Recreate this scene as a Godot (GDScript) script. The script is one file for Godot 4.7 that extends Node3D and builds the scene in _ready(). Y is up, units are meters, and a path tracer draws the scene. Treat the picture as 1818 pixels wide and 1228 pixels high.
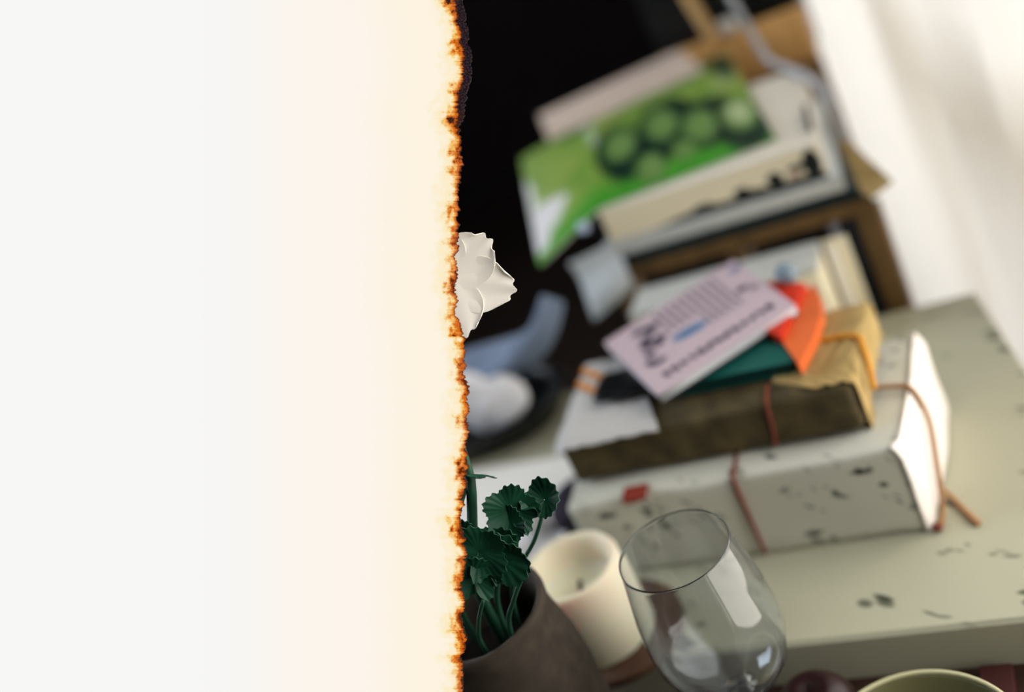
extends Node3D
# Heights below are measured from the top of the marble slab, which lies T metres above the floor.
const T := 0.755
const TABLE := -0.035            # top of the table under the slab, from the slab's top
const FOCAL := 1938.0            # focal length in pixels of the 1818 x 1228 frame
const CAMX := Vector3(0.8619, -0.4294, -0.2696)
const CAMY := Vector3(0.2286, 0.8037, -0.5494)
const CAMZ := Vector3(0.4526, 0.4119, 0.7909)

var org := Vector3.ZERO          # base of the thing being built; meshes are stored relative to it
var used := {}
var M := {}

# ------------------------------------------------------------------ naming
func numbered(called: String) -> String:
	var n: int = used.get(called, 0)
	used[called] = n + 1
	return called if n == 0 else "%s_%03d" % [called, n]

func tag(o: Node, label: String, category: String, group := "") -> Node:
	o.set_meta("label", label)
	o.set_meta("category", category)
	if group != "":
		o.set_meta("group", group)
	return o

func thing(called: String, label: String, category: String, base: Vector3, group := "") -> Node3D:
	var o := Node3D.new()
	o.name = numbered(called)
	add_child(o)
	o.position = base
	org = base
	tag(o, label, category, group)
	return o

func v(x: float, y: float, z: float) -> Vector3:
	return Vector3(x, y + T, z)

# ------------------------------------------------------------------ meshes
func mb() -> SurfaceTool:
	var st := SurfaceTool.new()
	st.begin(Mesh.PRIMITIVE_TRIANGLES)
	return st

func tri(st: SurfaceTool, a: Vector3, b: Vector3, c: Vector3, ua := Vector2.ZERO, ub := Vector2.ZERO, uc := Vector2.ZERO) -> void:
	# a, b, c run anticlockwise seen from outside; Godot wants them clockwise
	st.set_uv(ua)
	st.add_vertex(a - org)
	st.set_uv(uc)
	st.add_vertex(c - org)
	st.set_uv(ub)
	st.add_vertex(b - org)

func quad(st: SurfaceTool, a: Vector3, b: Vector3, c: Vector3, d: Vector3) -> void:
	tri(st, a, b, c)
	tri(st, a, c, d)

func obj(called: String, st: SurfaceTool, mat: Material, parent: Node3D, smooth := true) -> MeshInstance3D:
	if smooth:
		st.generate_normals()
	else:
		st.generate_normals()
	st.index()
	var o := MeshInstance3D.new()
	o.mesh = st.commit()
	o.material_override = mat
	o.name = numbered(called) if parent == self else called
	o.cast_shadow = GeometryInstance3D.SHADOW_CASTING_SETTING_ON
	parent.add_child(o, true)
	return o

func struct(called: String, st: SurfaceTool, mat: Material, parent: Node3D = self) -> MeshInstance3D:
	var o := obj(called, st, mat, parent)
	if parent == self:
		o.set_meta("kind", "structure")
	return o

# a surface given by a function of two parameters, as quads
func grid(st: SurfaceTool, fn: Callable, nu: int, nv: int, flip := false, uvfn = null) -> void:
	var p := []
	var t := []
	for j in nv + 1:
		for i in nu + 1:
			var u := float(i) / nu
			var w := float(j) / nv
			p.append(fn.call(u, w))
			t.append(uvfn.call(u, w) if uvfn != null else Vector2(u, w))
	for j in nv:
		for i in nu:
			var a := j * (nu + 1) + i
			var b := a + 1
			var c := a + nu + 2
			var d := a + nu + 1
			if flip:
				tri(st, p[a], p[d], p[c], t[a], t[d], t[c])
				tri(st, p[a], p[c], p[b], t[a], t[c], t[b])
			else:
				tri(st, p[a], p[b], p[c], t[a], t[b], t[c])
				tri(st, p[a], p[c], p[d], t[a], t[c], t[d])

# a sheet of real thickness: the surface, its back and its rim
func sheet(st: SurfaceTool, fn: Callable, nu: int, nv: int, th: float, closed_u := false) -> void:
	var nrm := func(u: float, w: float) -> Vector3:
		var e := 0.004
		var du: Vector3 = fn.call(minf(u + e, 1.0), w) - fn.call(maxf(u - e, 0.0), w)
		var dv: Vector3 = fn.call(u, minf(w + e, 1.0)) - fn.call(u, maxf(w - e, 0.0))
		return du.cross(dv).normalized()
	var back := func(u: float, w: float) -> Vector3:
		var q: Vector3 = fn.call(u, w)
		var n: Vector3 = nrm.call(u, w)
		return q - n * th
	st.set_smooth_group(0)
	grid(st, fn, nu, nv)
	st.set_smooth_group(1)
	grid(st, back, nu, nv, true)
	st.set_smooth_group(2)
	for k in nu:
		var u0 := float(k) / nu
		var u1 := float(k + 1) / nu
		quad(st, back.call(u0, 0.0), back.call(u1, 0.0), fn.call(u1, 0.0), fn.call(u0, 0.0))
		quad(st, back.call(u1, 1.0), back.call(u0, 1.0), fn.call(u0, 1.0), fn.call(u1, 1.0))
	if not closed_u:
		for k in nv:
			var w0 := float(k) / nv
			var w1 := float(k + 1) / nv
			quad(st, back.call(0.0, w1), back.call(0.0, w0), fn.call(0.0, w0), fn.call(0.0, w1))
			quad(st, back.call(1.0, w0), back.call(1.0, w1), fn.call(1.0, w1), fn.call(1.0, w0))
	st.set_smooth_group(0)

# a box with rounded edges between two corners; warp(p) may bend it
func rbox(st: SurfaceTool, lo: Vector3, hi: Vector3, r: float, inner := 1, warp = null, frame := Transform3D()) -> void:
	var c := (lo + hi) / 2.0
	var h := (hi - lo) / 2.0
	r = minf(r, minf(h.x, minf(h.y, h.z)) * 0.98)
	var steps := 3
	var f := []
	for axis in 3:
		var s := []
		var hi_in: float = h[axis] - r
		for k in steps:
			s.append(-hi_in - r * cos(float(k) / steps * PI / 2.0))
		for k in inner + 1:
			s.append(lerpf(-hi_in, hi_in, float(k) / inner))
		for k in steps:
			s.append(hi_in + r * sin(float(k + 1) / steps * PI / 2.0))
		f.append(s)
	var round_off := func(p: Vector3) -> Vector3:
		var core := p.clamp(-(h - Vector3.ONE * r), h - Vector3.ONE * r)
		var d := p - core
		var q := core + (d.normalized() * r if d.length() > 1e-9 else Vector3.ZERO)
		q = frame * (c + q)
		return warp.call(q) if warp != null else q
	for axis in 3:
		var a := (axis + 1) % 3
		var b := (axis + 2) % 3
		for side in [-1.0, 1.0]:
			for i in f[a].size() - 1:
				for j in f[b].size() - 1:
					var q := []
					for k in [[0, 0], [1, 0], [1, 1], [0, 1]]:
						var p := Vector3.ZERO
						p[axis] = side * h[axis]
						p[a] = f[a][i + k[0]]
						p[b] = f[b][j + k[1]]
						q.append(round_off.call(p))
					if side > 0:
						quad(st, q[0], q[1], q[2], q[3])
					else:
						quad(st, q[3], q[2], q[1], q[0])

# a profile of (radius, height) turned about the upright through c
func lathe(st: SurfaceTool, c: Vector3, prof: Array, seg := 48, wob = null) -> void:
	for i in prof.size() - 1:
		for k in seg:
			var q := []
			for s in [[i, k], [i, k + 1], [i + 1, k + 1], [i + 1, k]]:
				var a: float = TAU * (s[1] % seg) / seg
				var pr: Vector2 = prof[s[0]]
				var p := c + Vector3(cos(a) * pr.x, pr.y, -sin(a) * pr.x)
				q.append(wob.call(p) if wob != null else p)
			if prof[i].x < 1e-6:
				tri(st, q[0], q[2], q[3])
			elif prof[i + 1].x < 1e-6:
				tri(st, q[0], q[1], q[2])
			else:
				quad(st, q[0], q[1], q[2], q[3])

func smooth_curve(pts: Array, n: int) -> Array:
	var cv := Curve3D.new()
	for k in pts.size():
		var prev: Vector3 = pts[maxi(k - 1, 0)]
		var next: Vector3 = pts[mini(k + 1, pts.size() - 1)]
		var t := (next - prev) / 6.0
		cv.add_point(pts[k], -t, t)
	var outp := []
	for k in n + 1:
		outp.append(cv.sample_baked(cv.get_baked_length() * k / n, true))
	return outp

# a round tube along points; the radius may change along it
func tube(st: SurfaceTool, pts: Array, rad: Callable, seg := 10) -> void:
	var rings := []
	var side := Vector3.ZERO
	for k in pts.size():
		var t: Vector3 = (pts[mini(k + 1, pts.size() - 1)] - pts[maxi(k - 1, 0)]).normalized()
		if side == Vector3.ZERO:
			side = t.cross(Vector3.UP if absf(t.y) < 0.9 else Vector3.RIGHT).normalized()
		side = (side - t * side.dot(t)).normalized()
		var up := t.cross(side)
		var ring := []
		for s in seg:
			var a := TAU * s / seg
			var r = rad.call(float(k) / (pts.size() - 1), a)
			ring.append(pts[k] + (side * cos(a) + up * sin(a)) * r)
		rings.append(ring)
	for k in rings.size() - 1:
		for s in seg:
			var s2 := (s + 1) % seg
			quad(st, rings[k][s], rings[k][s2], rings[k + 1][s2], rings[k + 1][s])
	for s in seg:
		var s2 := (s + 1) % seg
		tri(st, pts[0], rings[0][s2], rings[0][s])
		tri(st, pts[-1], rings[-1][s], rings[-1][s2])

func even(r: float) -> Callable:
	return func(_s: float, _a: float) -> float: return r

func ball(st: SurfaceTool, c: Vector3, r: Vector3, wob = null) -> void:
	var prof := []
	for k in 17:
		var a := -PI / 2 + PI * k / 16.0
		prof.append(Vector2(maxf(cos(a), 0.0) if k > 0 and k < 16 else 0.0, sin(a)))
	lathe(st, Vector3.ZERO, prof, 28, func(p: Vector3) -> Vector3:
		var q := c + p * r
		return wob.call(q) if wob != null else q)

# a flat shape pulled up into a plate
func plate(st: SurfaceTool, outline: Array, y0: float, y1: float) -> void:
	var n := outline.size()
	var pv := PackedVector2Array(outline)
	if Geometry2D.is_polygon_clockwise(pv):
		pv.reverse()
	var idx := Geometry2D.triangulate_polygon(pv)
	# x, z plane seen from above: z runs down, so a turn of the order
	for k in range(0, idx.size(), 3):
		var p := [pv[idx[k]], pv[idx[k + 1]], pv[idx[k + 2]]]
		var area: float = (p[1] - p[0]).cross(p[2] - p[0])
		if area > 0:
			p = [p[0], p[2], p[1]]
		st.set_smooth_group(1)
		tri(st, v(p[0].x, y1, p[0].y), v(p[1].x, y1, p[1].y), v(p[2].x, y1, p[2].y))
		st.set_smooth_group(2)
		tri(st, v(p[0].x, y0, p[0].y), v(p[2].x, y0, p[2].y), v(p[1].x, y0, p[1].y))
	for k in n:
		var a: Vector2 = pv[(k + 1) % n]
		var b: Vector2 = pv[k]
		st.set_smooth_group(3 + k % 2)
		quad(st, v(a.x, y0, a.y), v(b.x, y0, b.y), v(b.x, y1, b.y), v(a.x, y1, a.y))
	st.set_smooth_group(0)

# ------------------------------------------------------------------ materials
func rgb(r: float, g: float, b: float) -> Color:
	return Color(r / 255.0, g / 255.0, b / 255.0)

func mat(c: Color, rough := 0.7, tex: Texture2D = null, scale := 1.0, rim := 0.0) -> StandardMaterial3D:
	var m := StandardMaterial3D.new()
	m.albedo_color = c
	m.roughness = rough
	m.metallic_specular = 0.4
	if tex:
		m.albedo_texture = tex
		if scale > 0.0:
			m.uv1_triplanar = true
			m.uv1_scale = Vector3.ONE * scale
	if rim > 0.0:
		m.rim_enabled = true
		m.rim = rim
	return m

func noise(sd: int, freq: float, oct := 4) -> FastNoiseLite:
	var n := FastNoiseLite.new()
	n.seed = sd
	n.noise_type = FastNoiseLite.TYPE_SIMPLEX_SMOOTH
	n.frequency = freq
	n.fractal_octaves = oct
	return n

func mottled(sd: int, a: Color, b: Color, freq := 0.02, stretch := 1.0) -> ImageTexture:
	var n := noise(sd, freq)
	var im := Image.create(256, 256, false, Image.FORMAT_RGB8)
	for y in 256:
		for x in 256:
			# four-way blend so that the picture repeats without a seam
			var u := x / 256.0
			var w := y / 256.0
			var s := stretch
			var q := n.get_noise_2d(x, y * s) * (1 - u) * (1 - w) + n.get_noise_2d(x - 256, y * s) * u * (1 - w) + n.get_noise_2d(x, (y - 256) * s) * (1 - u) * w + n.get_noise_2d(x - 256, (y - 256) * s) * u * w
			im.set_pixel(x, y, a.lerp(b, clampf(0.5 + 1.1 * q, 0, 1)))
	return ImageTexture.create_from_image(im)

func blot(im: Image, cx: float, cy: float, rx: float, ry: float, turn: float, c: Color, soft := 0.35, strength := 1.0) -> void:
	var R := maxf(rx, ry) * (1.0 + soft) + 1.0
	for y in range(maxi(0, int(cy - R)), mini(im.get_height(), int(cy + R) + 1)):
		for x in range(maxi(0, int(cx - R)), mini(im.get_width(), int(cx + R) + 1)):
			var d := Vector2(x - cx, y - cy).rotated(-turn) / Vector2(rx, ry)
			var a := strength * (1.0 - smoothstep(1.0 - soft, 1.0 + soft, d.length()))
			if a > 0.0:
				im.set_pixel(x, y, im.get_pixel(x, y).lerp(c, a))

# pale paper printed with clusters of short dark flecks
func flecked(sd: int, base: Color, ink: Color, clusters: int, turn: float) -> ImageTexture:
	var im := Image.create(768, 768, false, Image.FORMAT_RGB8)
	im.fill(base)
	var rng := RandomNumberGenerator.new()
	rng.seed = sd
	for k in clusters:
		var c := Vector2(rng.randf_range(40, 728), rng.randf_range(40, 728))
		var big := rng.randf() < 0.25
		for j in rng.randi_range(2, 6):
			var q := c + Vector2(rng.randfn(0, 26), rng.randfn(0, 9)).rotated(turn)
			blot(im, q.x, q.y, rng.randf_range(5, 15) * (1.5 if big else 1.0), rng.randf_range(2.5, 5) * (1.7 if big else 1.0), turn + rng.randfn(0, 0.3), ink, 0.5, rng.randf_range(0.15, 0.5) + (0.35 if big else 0.0))
	return ImageTexture.create_from_image(im)

func materials() -> void:
	M.slab = mat(rgb(172, 170, 146), 0.45, flecked(11, Color.WHITE, rgb(50, 58, 50), 34, 0.35), 3.6)
	M.parcel = mat(rgb(194, 193, 178), 0.75, flecked(5, Color.WHITE, rgb(26, 34, 28), 46, 0.6), 5.6)
	M.dark_wood = mat(Color.WHITE, 0.5, mottled(3, rgb(38, 22, 17), rgb(62, 38, 27), 0.03, 0.12), 2.0)
	M.wood = mat(Color.WHITE, 0.55, mottled(4, rgb(128, 92, 52), rgb(164, 122, 72), 0.03, 0.12), 5.0)
	M.stool_wood = mat(Color.WHITE, 0.55, mottled(4, rgb(88, 66, 36), rgb(118, 90, 50), 0.03, 0.12), 5.0)
	M.board = mat(Color.WHITE, 0.55, mottled(34, rgb(214, 162, 96), rgb(232, 182, 114), 0.03, 0.12), 5.0)
	M.tan_wood = mat(Color.WHITE, 0.6, mottled(6, rgb(196, 156, 100), rgb(222, 184, 126), 0.03, 0.15), 6.0)
	M.coaster = mat(Color.WHITE, 0.6, mottled(8, rgb(58, 36, 22), rgb(82, 54, 32), 0.03, 0.15), 8.0)
	M.olive = mat(Color.WHITE, 0.8, mottled(7, rgb(54, 47, 28), rgb(90, 77, 46), 0.02), 7.0)
	M.kraft = mat(Color.WHITE, 0.8, mottled(9, rgb(150, 126, 76), rgb(178, 152, 98), 0.02), 7.0)
	M.tissue = mat(rgb(188, 186, 182), 0.6)
	M.orange_ribbon = mat(rgb(208, 128, 4), 0.8)
	M.yellow_ribbon = mat(rgb(206, 140, 30), 0.6)
	M.red_twine = mat(rgb(112, 52, 36), 0.85)
	M.brown_twine = mat(rgb(160, 118, 76), 0.85)
	M.red_ribbon = mat(rgb(128, 40, 20), 0.6)
	M.teal = mat(rgb(8, 84, 76), 0.5)
	M.teal_black = mat(rgb(18, 34, 36), 0.45)
	M.orange = mat(rgb(220, 104, 48), 0.5)
	M.red = mat(rgb(206, 50, 22), 0.5)
	M.cream = mat(Color.WHITE, 0.7, mottled(12, rgb(226, 214, 180), rgb(236, 226, 196), 0.01), 4.0)
	M.white_paper = mat(rgb(238, 234, 226), 0.7)
	M.lit_end_paper = mat(rgb(226, 218, 210), 0.7)  # paler paper that carries the window light on the parcel's right end
	M.file_body = mat(rgb(228, 220, 204), 0.7)
	M.pages = mat(Color.WHITE, 0.8, mottled(13, rgb(176, 178, 172), rgb(206, 206, 198), 0.05, 6.0), 6.0)
	M.grey_paper = mat(rgb(196, 202, 204), 0.7)
	M.tan_cover = mat(rgb(214, 194, 178), 0.7)
	M.navy = mat(rgb(22, 26, 40), 0.5)
	M.pale_blue = mat(rgb(186, 200, 226), 0.35)
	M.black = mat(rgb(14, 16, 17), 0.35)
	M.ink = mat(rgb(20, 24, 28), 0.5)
	M.foil = mat(rgb(122, 138, 150), 0.3)
	M.cord = mat(rgb(176, 176, 178), 0.5)
	M.cloth = mat(Color.WHITE, 0.9, mottled(15, rgb(104, 118, 140), rgb(126, 140, 160), 0.02), 6.0, 0.2)
	M.white_cloth = mat(rgb(236, 236, 240), 0.9)
	M.wax = mat(rgb(220, 216, 192), 0.45)
	M.wax.subsurf_scatter_enabled = true
	M.wax.subsurf_scatter_strength = 0.5
	M.wick = mat(rgb(26, 24, 20), 0.9)
	M.ceramic = mat(rgb(232, 230, 228), 0.25)
	M.bowl = mat(rgb(104, 102, 70), 0.35)  # darkened to carry the shade inside the bowl; the rim stays bright
	M.bowl_rim = mat(rgb(206, 202, 160), 0.3)
	M.plum = mat(rgb(34, 9, 9), 0.4)
	M.clay = mat(Color.WHITE, 0.85, mottled(16, rgb(48, 41, 34), rgb(70, 61, 50), 0.03), 8.0)
	M.soil = mat(rgb(20, 15, 12), 0.95)
	M.leaf = mat(Color.WHITE, 0.5, mottled(17, rgb(14, 56, 42), rgb(26, 82, 54), 0.03), 14.0)
	M.leaf.backlight_enabled = true
	M.leaf.backlight = rgb(14, 44, 16)
	M.stem = mat(rgb(24, 66, 46), 0.55)
	M.petal = mat(rgb(252, 247, 238), 0.8)
	M.petal.backlight_enabled = true
	M.petal.backlight = Color(0.6, 0.6, 0.57)
	M.glass = StandardMaterial3D.new()
	M.glass.albedo_color = Color(0.92, 0.935, 0.945, 0.02)
	M.glass.roughness = 0.0
	M.glass.refraction_enabled = true
	M.glass.refraction_scale = 0.05
	M.curtain = mat(rgb(237, 232, 226), 0.9)
	M.curtain.backlight_enabled = true
	M.curtain.backlight = Color(0.88, 0.88, 0.87)
	M.dark_wall = mat(rgb(30, 20, 19), 0.9)
	M.floor = mat(Color.WHITE, 0.7, mottled(21, rgb(34, 24, 18), rgb(48, 34, 26), 0.03, 0.1), 1.0)
	M.window_frame = mat(rgb(214, 210, 204), 0.5)
	M.pane = StandardMaterial3D.new()
	M.pane.transparency = BaseMaterial3D.TRANSPARENCY_ALPHA
	M.pane.albedo_color = Color(1, 1, 1, 0.04)
	M.pane.roughness = 0.0

# ------------------------------------------------------------------ the scene
func _ready() -> void:
	# camera: a hand-held view, rolled and looking down on the table
	var cam := Camera3D.new()
	cam.name = "camera"
	add_child(cam)
	cam.transform = Transform3D(Basis(CAMX, CAMY, CAMZ).orthonormalized(), v(0, 0.5, 0))
	cam.fov = rad_to_deg(2.0 * atan(614.0 / FOCAL))
	cam.near = 0.02
	var ca := CameraAttributesPhysical.new()
	ca.frustum_focal_length = 12.0 / (614.0 / FOCAL)
	ca.frustum_focus_distance = 0.55
	ca.exposure_aperture = 2.1
	ca.auto_exposure_enabled = false
	cam.attributes = ca
	cam.current = true

	# overcast sky outside the windows
	var we := WorldEnvironment.new()
	we.name = "world"
	var env := Environment.new()
	var sky := Sky.new()
	var sm := ProceduralSkyMaterial.new()
	sm.sky_top_color = Color(0.62, 0.70, 0.82)
	sm.sky_horizon_color = Color(0.86, 0.88, 0.90)
	sm.ground_horizon_color = Color(0.55, 0.55, 0.54)
	sm.ground_bottom_color = Color(0.3, 0.3, 0.29)
	sm.sky_energy_multiplier = 1.0
	sky.sky_material = sm
	env.background_mode = Environment.BG_SKY
	env.sky = sky
	env.tonemap_mode = Environment.TONE_MAPPER_LINEAR
	env.tonemap_exposure = 1.0
	env.sdfgi_enabled = true
	env.ssao_enabled = true
	env.ssil_enabled = true
	we.environment = env
	add_child(we)

	# daylight through the wide window beside the table (its far part curtained), and cooler daylight through the window across the room on the left
	daylight("window_daylight", room(-0.3, 1.25, -0.34), room_dir(0, 0, 1), Vector2(2.6, 2.2), 7.4, Color(1.0, 0.968, 0.92))
	daylight("left_daylight", room(-0.5, 1.75, 2.16), room_dir(0, -0.35, -1), Vector2(1.4, 1.2), 5.6, Color(0.92, 0.955, 1.0))

	materials()
	build_room()
	build_curtain()
	build_tables()
	build_stool()
	build_parcels()
	build_small_books()
	build_stool_stack()
	build_left_side()
	build_front()
	build_plant()
	build_light_leak()

func daylight(called: String, at: Vector3, towards: Vector3, size: Vector2, energy: float, color: Color) -> void:
	var l := AreaLight3D.new()
	l.name = called
	add_child(l)
	l.area_size = size
	l.light_energy = energy
	l.light_color = color
	l.area_range = 12.0
	l.area_attenuation = 2.0
	l.shadow_enabled = true
	l.look_at_from_position(at, at + towards, Vector3.UP)

# the room's own axes: s runs along the window wall towards the camera, n away from that wall, y up from the floor
const WALL := Vector3(0.2873, 0, 0.9578)
const INTO := Vector3(-0.9578, 0, 0.2873)
const CORNER := Vector3(0.02, 0, -0.8)
func room(s: float, y: float, n: float) -> Vector3:
	return CORNER + WALL * s + INTO * n + Vector3.UP * y

func room_dir(s: float, y: float, n: float) -> Vector3:
	return (WALL * s + INTO * n + Vector3.UP * y).normalized()

func slab_box(st: SurfaceTool, s0: float, s1: float, y0: float, y1: float, n0: float, n1: float, r := 0.002) -> void:
	var fr := Transform3D(Basis(WALL, Vector3.UP, -INTO), CORNER)
	rbox(st, Vector3(s0, y0, -n1), Vector3(s1, y1, -n0), r, 1, null, fr)

func build_room() -> void:
	org = Vector3.ZERO
	var st := mb()
	slab_box(st, -3.4, 2.3, -0.1, 0.0, -0.2, 2.1)
	struct("floor", st, M.floor)
	st = mb()
	slab_box(st, -3.4, 2.3, 2.5, 2.6, -0.2, 2.1)
	struct("ceiling", st, M.dark_wall)
	st = mb()
	slab_box(st, -3.4, -3.3, 0.0, 2.5, -0.2, 2.1)
	struct("wall_back", st, M.dark_wall)
	# wall across the room on the left, with a window from s -1.15 to 0.15
	st = mb()
	slab_box(st, -3.4, -1.15, 0.0, 2.5, 2.0, 2.1)
	slab_box(st, 0.15, 2.3, 0.0, 2.5, 2.0, 2.1)
	slab_box(st, -1.15, 0.15, 0.0, 1.1, 2.0, 2.1)
	slab_box(st, -1.15, 0.15, 2.35, 2.5, 2.0, 2.1)
	struct("wall_left", st, M.dark_wall)
	# window wall on the right, with an opening from s -1.55 to 0.95
	st = mb()
	slab_box(st, -3.4, -1.55, 0.0, 2.5, -0.2, -0.1)
	slab_box(st, 0.95, 2.3, 0.0, 2.5, -0.2, -0.1)
	slab_box(st, -1.55, 0.95, 0.0, 0.12, -0.2, -0.1)
	slab_box(st, -1.55, 0.95, 2.3, 2.5, -0.2, -0.1)
	struct("wall_right", st, M.dark_wall)
	st = mb()
	slab_box(st, 2.2, 2.3, 0.0, 2.5, -0.2, 2.1)
	struct("wall_front", st, M.dark_wall)
	# windows
	for w in [1, 2]:
		var o := Node3D.new()
		o.name = "window_%d" % w
		add_child(o)
		o.set_meta("kind", "structure")
		o.position = room(-0.3, 0.12, -0.15) if w == 1 else room(-0.5, 1.1, 2.05)
		org = o.position
		st = mb()
		var glass := mb()
		if w == 1:
			for s in [-1.55, -0.34, 0.89]:
				slab_box(st, s, s + 0.06, 0.12, 2.3, -0.18, -0.13)
			for y in [0.12, 2.24]:
				slab_box(st, -1.55, 0.95, y, y + 0.06, -0.175, -0.135)
			slab_box(glass, -1.5, 0.92, 0.16, 2.26, -0.158, -0.154, 0.0005)
		else:
			for q in [-1.15, -0.525, 0.1]:
				slab_box(st, q, q + 0.05, 1.1, 2.35, 2.02, 2.07)
			for y in [1.1, 2.3]:
				slab_box(st, -1.15, 0.15, y, y + 0.05, 2.025, 2.065)
			slab_box(glass, -1.12, 0.12, 1.14, 2.32, 2.044, 2.048, 0.0005)
		obj("window_frame", st, M.window_frame, o)
		obj("pane", glass, M.pane, o)

func build_curtain() -> void:
	var o := thing("curtain", "white floor-length curtain hanging in soft folds to the right of the books", "curtain", room(-0.3, 0.01, 0.0))
	var st := mb()
	var n := noise(31, 0.9, 2)
	sheet(st, func(a: float, b: float) -> Vector3:
		var s := lerpf(0.07, -1.75, a)
		var y := lerpf(0.012, 2.36, b)
		var ph := TAU * (s + 0.012 * sin(3.0 * y)) / 0.205 + 1.4 * n.get_noise_2d(s * 2.0, y * 0.3)
		var f := 0.010 * sin(ph) + 0.005 * sin(2.3 * ph + 1.0)
		return room(s, y, f - 0.03)
	, 220, 16, 0.001)
	obj("cloth", st, M.curtain, o)
	st = mb()
	tube(st, [room(0.2, 2.39, -0.03), room(-1.85, 2.39, -0.03)], even(0.014), 14)
	obj("rod", st, M.window_frame, o)

func build_tables() -> void:
	# table: its right end runs a little askew, like the slab that covers it
	var o := thing("table", "dark brown wooden table that carries the white marble slab", "table", Vector3(-0.55, 0, -0.6))
	var st := mb()
	plate(st, [Vector2(-1.25, -0.832), Vector2(-0.082, -0.832), Vector2(-0.01, -0.50), Vector2(0.045, -0.25), Vector2(-1.25, -0.25)], TABLE - 0.03, TABLE)
	obj("tabletop", st, M.dark_wood, o)
	st = mb()
	rbox(st, v(-1.2, TABLE - 0.11, -0.80), v(-0.12, TABLE - 0.03, -0.30), 0.003)
	obj("apron", st, M.dark_wood, o)
	for p in [[-1.18, -0.78], [-0.15, -0.78], [-1.18, -0.32], [-0.15, -0.32]]:
		st = mb()
		lathe(st, Vector3(p[0], 0, p[1]), [Vector2(0, 0), Vector2(0.014, 0), Vector2(0.018, 0.3), Vector2(0.026, T + TABLE - 0.11), Vector2(0, T + TABLE - 0.11)], 20)
		obj("leg", st, M.dark_wood, o)
	o = thing("marble_slab", "white marble slab with scattered grey flecks under the wrapped parcels", "slab", v(-0.45, TABLE, -0.65))
	st = mb()
	var top := [Vector2(-1.0, -0.83), Vector2(-0.3, -0.8375), Vector2(-0.0685, -0.842), Vector2(-0.0415, -0.722), Vector2(0.012, -0.4785), Vector2(-0.4, -0.4795), Vector2(-1.0, -0.48)]
	plate(st, top, TABLE, -0.0025)
	var inset := [Vector2(-0.998, -0.828), Vector2(-0.3, -0.8355), Vector2(-0.0705, -0.84), Vector2(-0.0438, -0.722), Vector2(0.0095, -0.481), Vector2(-0.4, -0.482), Vector2(-0.998, -0.482)]
	for k in top.size():
		var a: Vector2 = top[k]
		var b: Vector2 = top[(k + 1) % top.size()]
		var c: Vector2 = inset[(k + 1) % top.size()]
		var d: Vector2 = inset[k]
		st.set_smooth_group(7 + k % 2)
		quad(st, v(b.x, -0.0025, b.y), v(a.x, -0.0025, a.y), v(d.x, 0, d.y), v(c.x, 0, c.y))
	plate(st, inset, -0.0025, 0.0)
	obj("slab", st, M.slab, o)

func build_stool() -> void:
	var o := thing("stool", "tall brown wooden stool with a low backboard, piled with books behind the slab", "stool", Vector3(-0.25, 0, -1.07))
	var st := mb()
	plate(st, [Vector2(-0.372, -0.86), Vector2(-0.1235, -0.86), Vector2(-0.151, -1.05), Vector2(-0.195, -1.335), Vector2(-0.372, -1.335)], 0.087, 0.1012)
	obj("seat", st, M.stool_wood, o)
	for p in [[-0.1355, -0.873], [-0.36, -0.873], [-0.215, -1.25], [-0.356, -1.25]]:
		st = mb()
		rbox(st, Vector3(p[0] - 0.0060, 0.0, p[1] - 0.012), Vector3(p[0] + 0.0138, T + 0.087, p[1] + 0.012), 0.002)
		obj("leg", st, M.stool_wood, o)
	for z in [-0.873, -1.25]:
		st = mb()
		rbox(st, Vector3(-0.348, 0.3, z - 0.008), Vector3(-0.148 if z > -1.0 else -0.228, 0.33, z + 0.008), 0.002)
		obj("stretcher", st, M.stool_wood, o)
	st = mb()
	rbox(st, v(-0.36, 0.1012, -1.274), v(-0.187, 0.163, -1.262), 0.002)
	obj("backboard", st, M.board, o)
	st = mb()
	rbox(st, v(-0.1560, -0.02, -0.884), v(-0.1425, 0.0865, -0.864), 0.001)  # dark strip stands in for the unlit gap beside the leg
	tag(obj("shade_panel", st, M.ink, o), "nearly black strip added as the dark gap inside the right leg", "")
	# black block added on the seat to darken the view above the backboard
	o = thing("dark_filler", "tall black block added behind the stool backboard to darken the background there", "filler", v(-0.28, 0.1015, -1.30))
	st = mb()
	rbox(st, v(-0.362, 0.1015, -1.33), v(-0.189, 0.33, -1.278), 0.004)
	obj("filler", st, M.black, o)
	st = mb()
	rbox(st, v(-0.30, 0.33, -1.31), v(-0.25, 0.336, -1.298), 0.002)
	obj("filler_top", st, M.ink, o)

func crumple(sd: int, amp: float, freq: float) -> Callable:
	var n := noise(sd, freq, 3)
	return func(p: Vector3) -> Vector3:
		return p + Vector3(n.get_noise_3dv(p * 100.0), n.get_noise_3dv(p * 100.0 + Vector3(70, 0, 0)), n.get_noise_3dv(p * 100.0 + Vector3(0, 90, 0))) * amp

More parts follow.
